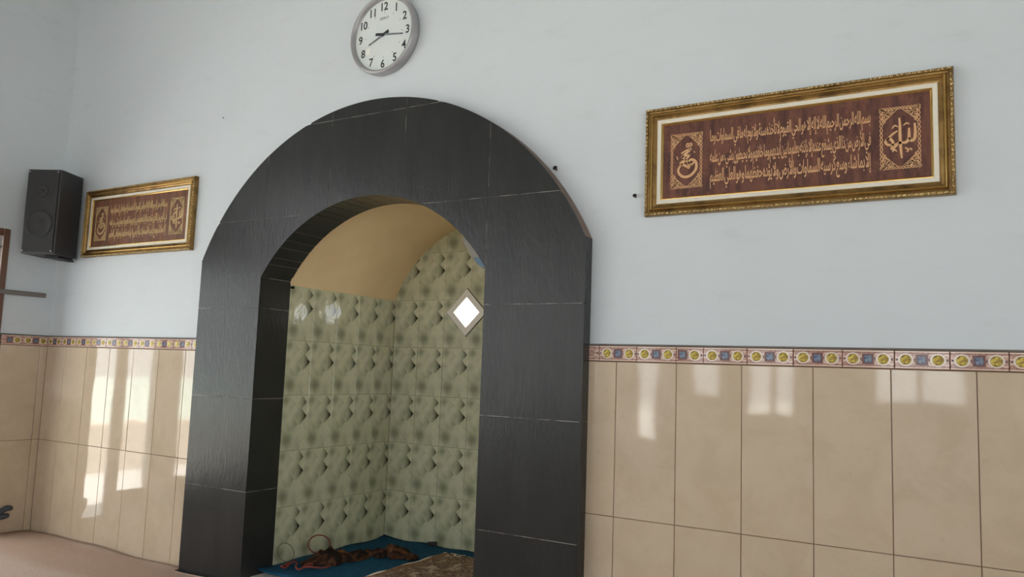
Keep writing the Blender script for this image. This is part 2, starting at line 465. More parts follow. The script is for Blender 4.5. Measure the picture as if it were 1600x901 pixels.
for x0, x1, z0, z1 in BACK: portal(((x0+x1)/2, YB-.15, (z0+z1)/2), (R(90), 0, R(180)) if False else (R(-90), 0, 0) if False else (R(90), 0, math.pi), x1-x0, z1-z0)
for y0, y1, z0, z1 in RIGHT: portal((XR+.15, (y0+y1)/2, (z0+z1)/2), (R(90), 0, R(90)), y1-y0, z1-z0)

# the yard outside
bm = bmesh.new(); box(bm, XR+.14, XR+1.5, -8, 3, 3.15, 3.25); tag(link('roof_sun_block', bm, 'ceiling'), kind='structure')  # unseen eave slab added to keep the sun out of the right windows
bm = bmesh.new(); box(bm, -40, 40, -40, 40, -.4, -.25); tag(link('ground', bm, 'concrete'), kind='structure')
bm = bmesh.new(); box(bm, -8.2, -8.0, -14, 8, -.25, .33); tag(link('wall_yard', bm, 'brick'), kind='structure')
bm = bmesh.new(); box(bm, -12.3, -12.0, -18, 12, -.25, .78); tag(link('wall_yard_far', bm, 'mint'), kind='structure')

# --- beige wall tiles
def tile_mesh(name, w, h, t=.007, bev=.0016):
    bm = bmesh.new(); prism(bm, rect(-w/2, w/2, -h/2, h/2), -t, 0, bev)
    me = bpy.data.meshes.new(name); done(bm).to_mesh(me); bm.free(); return me
J = .0024
_tile = {}
def beige_tile(parent, w, h, loc, rz=0):
    key = (round(w, 3), round(h, 3)); tilt = .0022
    if key not in _tile:
        o = link_mesh('wall_tile', tile_mesh('wall_tile', w-J, h-J), 'beige', parent); _tile[key] = o
    else: o = again(_tile[key], parent, (0, 0, 0))
    o.location = loc; o.rotation_euler = (random.uniform(-tilt, tilt), 0, rz+random.uniform(-tilt, tilt))
ROWS = [(0, .612), (.612, ZT)]
def tiles_along(parent, edges, place, rz):
    for a, b in zip(edges, edges[1:]):
        if b-a < .012: continue
        for z0, z1 in ROWS: beige_tile(parent, b-a, z1-z0, place((a+b)/2, (z0+z1)/2), rz)
left_edges = [XL+.008, -3.885] + [-3.885+.243*i for i in range(1, 6)] + [OX0]
right_edges = [OX1] + [.25*i for i in range(0, 13)] + [XR-.008]
for e in (left_edges, right_edges): tiles_along(wall_front, e, lambda u, z: (u, -.002, z), 0)
side_edges = [-.309, -.304, -.054, -.008]
tiles_along(wall_left, side_edges[1:], lambda u, z: (XL+.002, u, z), R(90))
bm = bmesh.new()
for a, b in ((XL, OX0), (OX1, XR)): box(bm, a, b, -.0055, 0, 0, ZT+.066)
link('tile_joints', bm, 'grout', wall_front)
bm = bmesh.new(); box(bm, XL, XL+.0055, -.306, 0, 0, ZT+.066); link('tile_joints', bm, 'grout', wall_left)

# --- border of printed tiles
BH, BW = .060, .1635
BZ = ZT + .003 + BH/2
def disc_mesh(name, r, h, n=20, dome=.4):
    bm = bmesh.new(); lathe(bm, [(r, 0), (r, h*(1-dome)), (r*.86, h), (r*.5, h*.92)], n)
    me = bpy.data.meshes.new(name); done(bm).to_mesh(me); bm.free()
    for p in me.polygons: p.use_smooth = True
    return me
def ring_mesh(name, r0, r1, h, n=24):
    bm = bmesh.new()
    v = [[bm.verts.new((rr*math.cos(2*math.pi*k/n)*(1.0 if rr == r0 else 1.12), y, rr*math.sin(2*math.pi*k/n))) for k in range(n)] for rr, y in ((r1, 0), (r1, -h), (r0, -h), (r0, 0))]
    for a in range(4):
        A, B = v[a], v[(a+1) % 4]
        for k in range(n): bm.faces.new((A[k], A[(k+1) % n], B[(k+1) % n], B[k]))
    me = bpy.data.meshes.new(name); done(bm).to_mesh(me); bm.free(); return me
def square_ring(name, a, b, h):
    bm = bmesh.new()
    for p in minus([rect(-b, b, -b, b)], rect(-a, a, -a, a)): prism(bm, p, -h, 0)
    me = bpy.data.meshes.new(name); done(bm).to_mesh(me); bm.free(); return me
def box_mesh(name, a, h):
    bm = bmesh.new(); prism(bm, rect(-a, a, -a, a), -h, 0, .001)
    me = bpy.data.meshes.new(name); done(bm).to_mesh(me); bm.free(); return me
BM = dict(med=disc_mesh('gold_medallion', .0165, .0022), ring=ring_mesh('cream_ring', .0170, .0215, .0012), sq=square_ring('brown_square', .0125, .0185, .0014),
          blue=box_mesh('blue_panel', .0122, .0012), dot=disc_mesh('dark_dot', .0038, .001, 8))
for k_, m_ in (('med', 'medallion'), ('ring', 'ring'), ('sq', 'panelbrown'), ('blue', 'blue'), ('dot', 'dot')): BM[k_].materials.append(M[m_])
_bt = {}
def border_tile(parent, u0, u1, place, rz, s0=0.0):
    """A printed tile from u0 to u1 showing the stretch of the print that begins at s0."""
    w = u1-u0; key = round(w, 4)
    if key not in _bt: _bt[key] = tile_mesh('border_tile', w-.0022, BH-.001, .008, .0014); _bt[key].materials.append(M['border'])
    t = bpy.data.objects.new('border_tile', _bt[key]); COL.objects.link(t); t.parent = parent
    t.location = place((u0+u1)/2, BZ); t.rotation_euler = (0, 0, rz)
    for kind, x, nm in (('ring', .034, 'cream_ring'), ('med', .034, 'gold_medallion'), ('sq', BW/2, 'brown_square'), ('blue', BW/2, 'blue_panel'),
                        ('ring', BW-.034, 'cream_ring'), ('med', BW-.034, 'gold_medallion'), ('dot', .0583, 'dark_dot'), ('dot', BW-.0583, 'dark_dot'), ('dot', .0085, 'dark_dot'), ('dot', BW-.0085, 'dark_dot')):
        lx = x - s0 - w/2
        if abs(lx) > w/2 - (.021 if kind != 'dot' else .004): continue
        c = bpy.data.objects.new(nm, BM[kind]); COL.objects.link(c); c.parent = t; c.location = (lx, -.008, 0)
pf = lambda u, z: (u, -.002, z)
border_tile(wall_front, OX1+.001, -.0752, pf, 0, BW-.051)
border_tile(wall_front, -.0752, .0861, pf, 0); border_tile(wall_front, .0861, .2484, pf, 0)
border_tile(wall_front, .2484, .3557, pf, 0, .056)
u = .3557
while u + BW < XR: border_tile(wall_front, u, u+BW, pf, 0); u += BW+.0006
u = XL+.009
while u + BW < OX0: border_tile(wall_front, u, u+BW, pf, 0); u += BW
border_tile(wall_front, u, OX0-.001, pf, 0)
pl = lambda u, z: (XL+.002, u, z)
border_tile(wall_left, -.172, -.009, pl, R(90)); border_tile(wall_left, -.304, -.172, pl, R(90), BW-.132)
bm = bmesh.new()
for a, b in ((XL, OX0), (OX1, XR)): bevel_box(bm, a, b, -.0095, 0, BZ+BH/2, BZ+BH/2+.008, .0015, 1)
bevel_box(bm, XL, XL+.0095, -.306, 0, BZ+BH/2, BZ+BH/2+.008, .0015, 1)
tag(link('trim_1', bm, 'ledge'), kind='structure')

# --- niche shell
bm = bmesh.new(); box(bm, NX0-.12, NX0-.008, .14, NY+.14, -.1, 2.3); wall_nl = tag(link('wall_niche_left', bm, 'greengrout'), kind='structure')
bm = bmesh.new(); box(bm, NX1, NX1+.12, .14, NY+.14, -.1, 2.3); tag(link('wall_niche_right', bm, 'green'), kind='structure')
DIAMONDS = [(-1.458, 1.521), (-1.174, 1.521)]
DH = .096
def diamond(c, h): return [(c[0]-h, c[1]), (c[0], c[1]-h), (c[0]+h, c[1]), (c[0], c[1]+h)]
bm = bmesh.new(); polys = [rect(NX0-.12, NX1+.12, -.1, 2.3)]
for c in DIAMONDS: polys = minus(polys, diamond(c, DH+.004))
for p in polys: prism(bm, p, NY, NY+.04)
wall_nb = tag(link('wall_niche_back', done(bm), 'greengrout'), kind='structure')
# vault: a thick barrel
bm = bmesh.new(); A = math.asin((NX1-ARX)/VR)
angs = lin(-A, A, 48); rows = []
for y in lin(.14, NY+.002, 8):
    rows.append([bm.verts.new((ARX+VR*math.sin(a), y, VCZ+VR*math.cos(a))) for a in angs])
for a, b in zip(rows, rows[1:]):
    for i in range(48): bm.faces.new((a[i], a[i+1], b[i+1], b[i]))
top = [[bm.verts.new((ARX+(VR+.1)*math.sin(a), y, VCZ+(VR+.1)*math.cos(a))) for a in angs] for y in (.14, NY+.04)]
for i in range(48): bm.faces.new((top[0][i], top[1][i], top[1][i+1], top[0][i+1]))
tag(link('ceiling_vault', bm, 'vault', smooth=True), kind='structure')
bm = bmesh.new(); box(bm, NX0-.12, NX1+.12, .0, NY, -.1, NF); tag(link('floor_niche', bm, 'plaster'), kind='structure')

# green tiles, 20 x 30 cm, set level with the springing
GW, GH, GJ = .1985, .3045, .0015
GZ0 = 1.603 - 5*GH
_g = {}
def green_tile(parent, w, h, loc, rz, dx=0):
    t = .0012
    key = (round(w, 3), round(h, 3), round(dx, 3))
    if key not in _g:
        bm = bmesh.new(); prism(bm, rect(dx-w/2+GJ/2, dx+w/2-GJ/2, -h/2+GJ/2, h/2-GJ/2), -.007, 0, .0012)
        me = bpy.data.meshes.new('wall_tile'); done(bm).to_mesh(me); bm.free(); me.materials.append(M['green']); _g[key] = me
    o = bpy.data.objects.new('wall_tile', _g[key]); COL.objects.link(o); o.parent = parent; o.location = loc
    o.rotation_euler = (random.uniform(-t, t)*2, 0, rz+random.uniform(-t, t)*2)
yedges = [JY, .3406, .5345, .7300, .9050, NY]
for i in range(5):
    w = yedges[i+1]-yedges[i]
    for r_ in range(5):
        green_tile(wall_nl, w, GH, (NX0-.007, (yedges[i]+yedges[i+1])/2, GZ0+GH*(r_+.5)), R(90))
arc = [(ARX+VR*math.sin(a), VCZ+VR*math.cos(a)) for a in lin(A, -A, 60)]
outline = [(NX0, 0), (NX1, 0)] + arc
for i in range(8):
    for r_ in range(7):
        x0 = NX0+.004+GW*i; z0 = GZ0+GH*r_
        poly = rect(x0+GJ/2, x0+GW-GJ/2, z0+GJ/2, z0+GH-GJ/2)
        for q in range(len(outline)):
            if poly: poly = half(poly, outline[q], outline[(q+1) % len(outline)])
        if not poly: continue
        ps = [poly]
        for c in DIAMONDS: ps = minus(ps, diamond(c, DH+.004))
        ps = [p for p in ps if area(p) > 4e-5]
        if not ps: continue
        bm = bmesh.new(); cx, cz = x0+GW/2, z0+GH/2
        for p in ps: prism(bm, [(a-cx, b-cz) for a, b in p], -.007, 0, .0 if len(ps) > 1 else .0010)
        link('wall_tile', done(bm), 'green', wall_nb, loc=(cx, NY+.001, cz))
# diamond windows
for n_, c in enumerate(DIAMONDS):
    w = tag(empty(f'window_{n_+1}', (c[0], NY, c[1])), kind='structure')
    bm = bmesh.new()
    for p in minus([diamond((0, 0), .146)], diamond((0, 0), DH)): prism(bm, p, -.016, -.004)
    for p in minus([diamond((0, 0), DH+.004)], diamond((0, 0), DH)): prism(bm, p, -.004, .04)
    link('window_frame', done(bm), 'plaster', w)
    bm = bmesh.new()
    for p in minus([diamond((0, 0), .152)], diamond((0, 0), .1462)): prism(bm, p, -.010, -.004)
    link('frame_joint', done(bm), 'ledge', w)
    portal((c[0], NY+.05, c[1]), (R(-90), 0, 0), .14, .14)

# tall window beside the corner
w3 = tag(empty('window_3', (XL, -.6, 0)), kind='structure')
def wbox(name, y0, y1, z0, z1, x0=-.045, x1=.012, mat='wood', parent=None, b=.004):
    bm = bmesh.new(); bevel_box(bm, x0, x1, y0+.6, y1+.6, z0, z1, b, 1); return link(name, bm, mat, parent or w3)
wbox('frame_post', -.352, -.312, .0, 1.965); wbox('frame_post', -.60, -.54, .0, 1.915); wbox('frame_post', -.895, -.84, .0, 1.915)
wbox('frame_head', -.895, -.352, 1.915, 1.965)
wbox('frame_post', -1.06, -1.005, .2, 1.965); wbox('frame_post', -1.80, -1.75, .2, 1.965); wbox('frame_head', -1.75, -1.06, 1.915, 1.965)
wbox('sill', -.84, -.60, .15, .20); wbox('sill', -1.75, -1.06, .21, .26)
wbox('transom', -.54, -.352, 1.842, 1.856, -.035, -.015, 'iron'); wbox('transom', -.84, -.60, 1.842, 1.856, -.05, -.02, 'iron')
for n_, (y0, y1, z0, z1) in enumerate(LIGHTS[3:]):  # frames for the left wall openings added to light the hall
    w = tag(empty(f'window_{n_+4}', (XL, 0, 0)), kind='structure')
    for nm, q in (('frame_post', (y0, y0+.05, z0, z1)), ('frame_post', (y1-.05, y1, z0, z1)), ('frame_post', ((y0+y1)/2-.03, (y0+y1)/2+.03, z0, z1)), ('frame_head', (y0+.05, y1-.05, z1-.05, z1)), ('sill', (y0+.05, y1-.05, z0, z0+.05))):
        bm = bmesh.new(); bevel_box(bm, -.1, .01, *q, .004, 1); link(nm, bm, 'wood', w)
for n_, (x0, x1, z0, z1) in enumerate(BACK):
    w = tag(empty(f'window_{n_+6}', (0, YB, 0)), kind='structure')
    mid = [('frame_post', ((x0+x1)/2-.03, (x0+x1)/2+.03, z0, z1))] if x1-x0 > .5 else []
    for nm, q in [('frame_post', (x0, x0+.05, z0, z1)), ('frame_post', (x1-.05, x1, z0, z1)), ('frame_head', (x0+.05, x1-.05, z1-.05, z1)), ('sill', (x0+.05, x1-.05, z0, z0+.05))] + mid:
        bm = bmesh.new(); bevel_box(bm, q[0], q[1], -.1, .01, q[2], q[3], .004, 1); link(nm, bm, 'wood', w)
for n_, (y0, y1, z0, z1) in enumerate(RIGHT):  # frames for the added right wall openings
    w = tag(empty(f'window_{n_+12}', (XR, 0, 0)), kind='structure')
    for nm, q in (('frame_post', (y0, y0+.05, z0, z1)), ('frame_post', (y1-.05, y1, z0, z1)), ('frame_post', ((y0+y1)/2-.03, (y0+y1)/2+.03, z0, z1)), ('frame_head', (y0+.05, y1-.05, z1-.05, z1)), ('sill', (y0+.05, y1-.05, z0, z0+.05))):
        bm = bmesh.new(); bevel_box(bm, -.01, .1, *q, .004, 1); link(nm, bm, 'wood', w)

# ================================================================== BLACK TILED ARCH
arch = tag(empty('mihrab_arch', (0, 0, 0)), 'tall black tiled arch surround of the prayer niche', 'arch')
ZJ = [0, .496, .977, 1.458, 1.938, 2.420, 2.6]
XJ = [OX0, IX0, -1.573, -1.094, IX1, OX1]
def band(x0, x1, zlo, zhi, n=24):
    """Outline of a face tile: the cell cut by the outer arch above and the opening below."""
    e = 1e-5; lo, hi = [], []
    for x in lin(x0, x1, n):
        xx = min(max(x, OX0+e), OX1-e); a = max(zlo, inner_top(min(max(xx, x0+e), x1-e))); b = min(zhi, outer_top(xx))
        if b - a > .003: lo.append((x, a)); hi.append((x, b))
    if len(lo) < 2: return None
    pts = lo + hi[::-1]; res = []
    for p in pts:
        if not res or math.hypot(p[0]-res[-1][0], p[1]-res[-1][1]) > 1e-4: res.append(p)
    return res
def simplify(pts):
    out = []; n = len(pts)
    for i, p in enumerate(pts):
        a, b = pts[i-1], pts[(i+1) % n]
        if abs((b[0]-a[0])*(p[1]-a[1])-(b[1]-a[1])*(p[0]-a[0])) > 1e-7: out.append(p)
    return out
for x0, x1 in zip(XJ, XJ[1:]):
    for z0, z1 in zip(ZJ, ZJ[1:]):
        inside = x0 >= IX0-1e-6 and x1 <= IX1+1e-6
        if inside and z1 <= 1.62: continue
        pts = band(x0+.0009, x1-.0009, z0+.0009, z1-.0009)
        if not pts: continue
        pts = simplify(pts)
        cx = sum(p[0] for p in pts)/len(pts); cz = sum(p[1] for p in pts)/len(pts)
        bm = bmesh.new(); prism(bm, [(a-cx, b-cz) for a, b in pts], -.006, 0)
        t = link('face_tile', done(bm), 'black', arch, loc=(cx, FY+.006, cz))
        t.rotation_euler = (random.uniform(-.0015, .0015), 0, random.uniform(-.0015, .0015))
# masonry core behind the tiles (its bare edge shows along the arch) and pale joints
bm = bmesh.new()
for x0, x1 in zip(XJ, XJ[1:]):
    inside = x0 >= IX0-1e-6 and x1 <= IX1+1e-6
    x0, x1 = x0+(CL if abs(x0-IX1) < 1e-6 else 0), x1-(CL if abs(x1-IX0) < 1e-6 else 0)
    if inside: x0, x1 = x0-(CL if abs(x0-IX0) < 1e-6 else 0), x1+(CL if abs(x1-IX1) < 1e-6 else 0)
    lo = [(x, clear_top(x) if inside else 0) for x in lin(x0, x1, 40)]; hi = [(x, outer_top(min(max(x, OX0+1e-5), OX1-1e-5))) for x in lin(x0, x1, 40)]
    prism(bm, simplify(lo+hi[::-1]), FY+.006, .0)
link('masonry_core', done(bm), 'mortar', arch)
bm = bmesh.new()
for z in ZJ[1:-1]:
    for x0, x1 in ((OX0, IX0), (IX1, OX1)) if z < 1.6 else ((OX0, OX1),):
        q = [x for x in lin(x0+.004, x1-.004, 200) if outer_top(x) > z+.003 and inner_top(x) < z-.001]
        runs = []; 
        for x in q:
            if runs and x-runs[-1][-1] < (x1-x0)/150: runs[-1].append(x)
            else: runs.append([x])
        for r_ in runs:
            if len(r_) > 1: box(bm, r_[0], r_[-1], FY+.0002, FY+.007, z-.0009, z+.0009)
for x in XJ[1:-1]:
    a = max(inner_top(x), 1.63); box(bm, x-.0008, x+.0008, FY+.0006, FY+.007, a+.004, outer_top(x)-.004)
tag(link('tile_joints', bm, 'lightgrout', arch), kind='stuff')
# reveal tiles of the jambs and the right outer flank
for sx, x in ((1, IX0), (-1, IX1)):
    for z0, z1 in zip([0, .496, .977, 1.458], [.496, .977, 1.458, 1.621]):
        bm = bmesh.new(); h0 = z0+.0009; h1 = z1-.0009
        box(bm, min(x, x-sx*.006), max(x, x-sx*.006), FY+.0002, JY, h0, h1); link('reveal_tile', bm, 'black', arch)
    bm = bmesh.new(); box(bm, min(x-sx*.0008, x-sx*.007), max(x-sx*.0008, x-sx*.007), FY+.006, JY-.001, 0, 1.62); link('reveal_joint', bm, 'lightgrout', arch)
for z0, z1 in zip([0, .496, .977, 1.458], [.496, .977, 1.458, 1.735]):
    bm = bmesh.new(); box(bm, OX1-.001, OX1+.006, FY+.0004, -.006, z0+.0009, z1-.0009); link('flank_tile', bm, 'black', arch)
    bm = bmesh.new(); box(bm, OX0-.006, OX0+.001, FY+.0004, -.006, z0+.0009, z1-.0009); link('flank_tile', bm, 'black', arch)
# soffit strips
SA = math.asin((IX1-ARX)/IR); a = -SA; widths = []
while a < SA-.02:
    w = random.choice([.045, .062, .085, .07, .055])/IR; b = min(SA, a+w)
    if SA-b < .03: b = SA
    bm = bmesh.new(); g = .0020/IR; n = 3; jit = random.uniform(0, .0012)
    ring = []
    for aa in lin(a+g, b-g, n):
        for rr in (IR+jit, IR+.008):
            ring.append([(ARX+rr*math.sin(aa), y, ICZ+rr*math.cos(aa)) for y in (FY+.0002, JY)])
    V = [[bm.verts.new(p) for p in r_] for r_ in ring]
    for i in range(n):
        l0, u0, l1, u1 = V[2*i], V[2*i+1], V[2*i+2], V[2*i+3]
        bm.faces.new((l0[0], l1[0], l1[1], l0[1])); bm.faces.new((u0[0], u0[1], u1[1], u1[0]))
        bm.faces.new((l0[0], u0[0], u1[0], l1[0])); bm.faces.new((l0[1], l1[1], u1[1], u0[1]))
    bm.faces.new((V[0][0], V[0][1], V[1][1], V[1][0])); bm.faces.new((V[-2][0], V[-1][0], V[-1][1], V[-2][1]))
    link('soffit_strip', done(bm), 'black', arch); a = b
bm = bmesh.new()
pa = [[bm.verts.new((ARX+rr*math.sin(q), y, ICZ+rr*math.cos(q))) for q in lin(-SA, SA, 40)] for rr, y in ((IR+.0035, FY+.007), (IR+.0035, JY-.001), (IR+.012, JY-.001), (IR+.012, FY+.007))]
for i in range(4):
    for k_ in range(40): bm.faces.new((pa[i][k_], pa[i][k_+1], pa[(i+1) % 4][k_+1], pa[(i+1) % 4][k_]))
link('soffit_joint', done(bm), 'mortar', arch)

# loose strip under the arch, right of the vault
pts = [(-.887, 1.802), (-.854, 1.752), (-.822, 1.707), (-.7915, 1.675), (-.754, 1.649), (-.705, 1.645), (-.67, 1.70), (-.72, 1.765), (-.80, 1.820)]
bm = bmesh.new(); prism(bm, pts, .146, .152)
s_ = tag(link('torn_strip', done(bm), 'film'), 'pale torn strip hanging under the arch edge above the diamond window', 'strip')
bm = bmesh.new(); prism(bm, [(-.811, 1.707), (-.795, 1.677), (-.758, 1.653), (-.742, 1.664), (-.779, 1.706)], .1445, .1462); link('blue_patch', done(bm), 'bluefilm', s_)['label'] = 'blue patch'

# ================================================================== FRAMED CALLIGRAPHY
FORMS = {'ا': (0xFE8D, 2), 'أ': (0xFE83, 2), 'إ': (0xFE87, 2), 'ب': (0xFE8F, 4), 'ت': (0xFE95, 4), 'ة': (0xFE93, 2), 'ح': (0xFEA1, 4), 'خ': (0xFEA5, 4),
         'د': (0xFEA9, 2), 'ذ': (0xFEAB, 2), 'ر': (0xFEAD, 2), 'س': (0xFEB1, 4), 'ش': (0xFEB5, 4), 'ض': (0xFEBD, 4), 'ط': (0xFEC1, 4), 'ظ': (0xFEC5, 4),
         'ع': (0xFEC9, 4), 'ف': (0xFED1, 4), 'ق': (0xFED5, 4), 'ك': (0xFED9, 4), 'ل': (0xFEDD, 4), 'م': (0xFEE1, 4), 'ن': (0xFEE5, 4), 'ه': (0xFEE9, 4),
         'و': (0xFEED, 2), 'ي': (0xFEF1, 4), 'ء': (0xFE80, 1), 'ؤ': (0xFE85, 2), 'لا': (0xFEFB, 2), 'لأ': (0xFEF7, 2), 'لإ': (0xFEF9, 2)}
def shape(word):
    u = []; i = 0
    while i < len(word):
        if word[i] == 'ل' and i+1 < len(word) and word[i+1] in 'اأإ': u.append(word[i:i+2]); i += 2
        else: u.append(word[i]); i += 1
    out = ''
    for k, c in enumerate(u):
        base, n = FORMS[c]
        before = k > 0 and FORMS[u[k-1]][1] == 4 and n > 1
        after = k+1 < len(u) and n == 4 and FORMS[u[k+1]][1] > 1
        out += chr(base + (3 if before and after else 2 if after else 1 if before else 0))
    return out
def line_text(s): return ''.join(shape(w)+'\u200a' if False else shape(w)+' ' for w in s.split())[:-1][::-1]
def text_mesh(body, offset=0.0):
    c = bpy.data.curves.new('t', 'FONT'); c.body = body; c.offset = offset; c.resolution_u = 3; c.space_word = .35; c.space_character = .97; c.extrude = .02
    o = bpy.data.objects.new('t', c); COL.objects.link(o); bpy.context.view_layer.update()
    me = bpy.data.meshes.new_from_object(o.evaluated_get(bpy.context.evaluated_depsgraph_get()))
    bpy.data.objects.remove(o); bpy.data.curves.remove(c)
    return me
def fit_text(me, x0, x1, z0, z1, y, th):
    """Lays flat lettering into the rectangle, standing upright and facing -y, th thick."""
    xs = [v.co.x for v in me.vertices]; ys = [v.co.y for v in me.vertices]; zs = [v.co.z for v in me.vertices]
    ax, bx, ay, by, az, bz = min(xs), max(xs), min(ys), max(ys), min(zs), max(zs)
    for v in me.vertices:
        v.co = (x0+(v.co.x-ax)/(bx-ax)*(x1-x0), y-(v.co.z-az)/((bz-az) or 1)*th, z0+(v.co.y-ay)/(by-ay)*(z1-z0))
    return me
def ribbon(bm, pts, w, y, th=.0012, taper=True, closed=False):
    """A flat pen stroke lying on the plane y, facing -y."""
    n = len(pts); L, Rr = [], []
    for i, p in enumerate(pts):
        a = pts[(i-1) % n] if (closed or i) else p; b = pts[(i+1) % n] if (closed or i < n-1) else p
        tx, tz = b[0]-a[0], b[1]-a[1]; d = math.hypot(tx, tz) or 1
        ww = (w[i] if isinstance(w, list) else w)/2
        if taper and not isinstance(w, list): ww *= .35+.65*math.sin(math.pi*min(max(i/(n-1), .08), .92))**.6
        L.append((p[0]-tz/d*ww, p[1]+tx/d*ww)); Rr.append((p[0]+tz/d*ww, p[1]-tx/d*ww))
    V = [[bm.verts.new((q[0], yy, q[1])) for q in S] for S, yy in ((L, y-th), (Rr, y-th), (L, y), (Rr, y))]
    for i in range(n if closed else n-1):
        j = (i+1) % n
        bm.faces.new((V[0][i], V[0][j], V[1][j], V[1][i])); bm.faces.new((V[0][i], V[2][i], V[2][j], V[0][j])); bm.faces.new((V[1][i], V[1][j], V[3][j], V[3][i]))
def spline(ctrl, per=6, closed=False):
    P = ctrl[:]; n = len(P); out = []
    for i in range(n if closed else n-1):
        p0 = P[(i-1) % n] if (closed or i) else P[0]; p1 = P[i]; p2 = P[(i+1) % n]; p3 = P[(i+2) % n] if (closed or i+2 < n) else P[-1]
        for k in range(per):
            t = k/per
            out.append(tuple(.5*((2*p1[d])+(-p0[d]+p2[d])*t+(2*p0[d]-5*p1[d]+4*p2[d]-p3[d])*t*t+(-p0[d]+3*p1[d]-3*p2[d]+p3[d])*t**3) for d in (0, 1)))
    if not closed: out.append(P[-1])
    return out
def spiral(cx, cz, r, a0, turns, flip=1, n=16):
    return [(cx+flip*r*(1-.85*i/n)*math.cos(a0+turns*2*math.pi*i/n), cz+r*(1-.85*i/n)*math.sin(a0+turns*2*math.pi*i/n)) for i in range(n+1)]
def ornament(bm, x0, x1, z0, z1, y, heavy=1.0):
    """Scrolled border: twisted chain along the four sides, scroll clusters in the corners."""
    e = .006
    def wave(a, b, fixed, horiz, ph):
        n = 44; return [((a+(b-a)*i/n, fixed+.0042*math.sin(i*.95+ph)) if horiz else (fixed+.0042*math.sin(i*.95+ph), a+(b-a)*i/n)) for i in range(n+1)]
    for ph in (0, math.pi):
        for zz in (z0+e, z1-e): ribbon(bm, wave(x0, x1, zz, True, ph), .0026*heavy, y, taper=False)
        for xx in (x0+e, x1-e): ribbon(bm, wave(z0, z1, xx, False, ph), .0026*heavy, y, taper=False)
    W = x1-x0
    for cx, sx in ((x0+e, 1), (x1-e, -1)):
        for cz, sz in ((z0+e, 1), (z1-e, -1)):
            for dx, dz, r, a0, tn in ((.012, .012, .010, .5, 1.2), (.026, .010, .008, 2.0, -1.1), (.010, .030, .008, .2, 1.1), (.036, .007, .006, 1, 1.), (.008, .044, .006, 2, -1.), (.020, .023, .007, 3.3, 1.1)):
                ribbon(bm, [(cx+sx*(p[0]), cz+sz*p[1]) for p in spiral(dx, dz, r, a0, tn)], .0042*heavy, y)
            ribbon(bm, [(cx+sx*a, cz+sz*b) for a, b in spline([(.004, .056), (.014, .040), (.024, .030), (.036, .018), (.052, .004)])], .0030*heavy, y)
            ribbon(bm, [(cx+sx*a, cz+sz*b) for a, b in spline([(.0, .0), (.016, .012), (.030, .026)])], .006*heavy, y)
def word_allah(bm, cx, cz, s, y, wt):
    P = lambda pts: [(cx+a*s, cz+b*s) for a, b in pts]
    for pts, w in (([(-.02, .95), (.0, .6), (.0, .1), (.02, -.5), (.06, -1.0)], .11), ([(.62, .62), (.64, .2), (.60, -.12), (.46, -.20), (.38, -.05)], .12),
                   ([(.38, .42), (.38, .1), (.36, -.12), (.22, -.26), (.06, -.24)], .12), ([(.06, -.24), (-.12, -.34), (-.36, -.52), (-.30, -.2), (-.46, .0), (-.62, -.14), (-.5, -.30), (-.2, -.30), (.02, -.20)], .10),
                   ([(-.58, -.1), (-.36, .16), (-.1, .34)], .09), ([(.2, -.50), (.34, -.62), (.26, -.72)], .07), ([(.40, -.55), (.50, -.65)], .07), ([(-.34, -.66), (-.24, -.56), (-.14, -.66)], .06), ([(-.34, .46), (-.22, .60), (-.08, .52)], .06), ([(.14, .56), (.28, .66), (.4, .60)], .06)):
        ribbon(bm, P(spline(pts)), w*s*wt, y)
def word_muhammad(bm, cx, cz, s, y, wt):
    P = lambda pts: [(cx+a*s, cz+b*s) for a, b in pts]
    for pts, w in (([(-.02, .86), (.06, .98), (.16, .90), (.08, .78), (-.02, .86)], .07), ([(.12, .92), (.26, .98), (.30, .86), (.2, .8)], .07),
                   ([(-.30, .44), (-.05, .56), (.26, .66), (.10, .50), (-.22, .26), (.0, .28), (.24, .34)], .11),
                   ([(-.28, .26), (.1, -.1), (.16, -.42), (-.04, -.30), (-.34, -.12), (-.14, .02)], .12), ([(.24, .34), (-.16, -.1), (-.44, -.42), (-.40, -.74), (-.1, -.94), (.28, -.86), (.56, -.52), (.54, -.12), (.28, .04), (.14, -.12), (.30, -.26), (.46, -.1)], .13),
                   ([(-.5, .1), (-.56, .3)], .05), ([(.42, .5), (.5, .4)], .05)):
        ribbon(bm, P(spline(pts)), w*s*wt, y)
VERSES = ['بسم الله الرحمن الرحيم الله لا إله إلا هو الحي القيوم لا تأخذه سنة ولا نوم له ما في السماوات وما',
          'في الأرض من ذا الذي يشفع عنده إلا بإذنه يعلم ما بين أيديهم وما خلفهم ولا يحيطون بشيء من علمه',
          'إلا بما شاء وسع كرسيه السماوات والأرض ولا يؤده حفظهما وهو العلي العظيم']
def sweep_rect(bm, W, H, prof):
    """Mitred moulding: prof lists (inset from the outer edge, stand-off from the wall)."""
    rings = []
    for ins, h in prof:
        rings.append([bm.verts.new(p) for p in ((ins, -h, ins), (W-ins, -h, ins), (W-ins, -h, H-ins), (ins, -h, H-ins))])
    for a, b in zip(rings, rings[1:]):
        for k in range(4): bm.faces.new((a[k], a[(k+1) % 4], b[(k+1) % 4], b[k]))
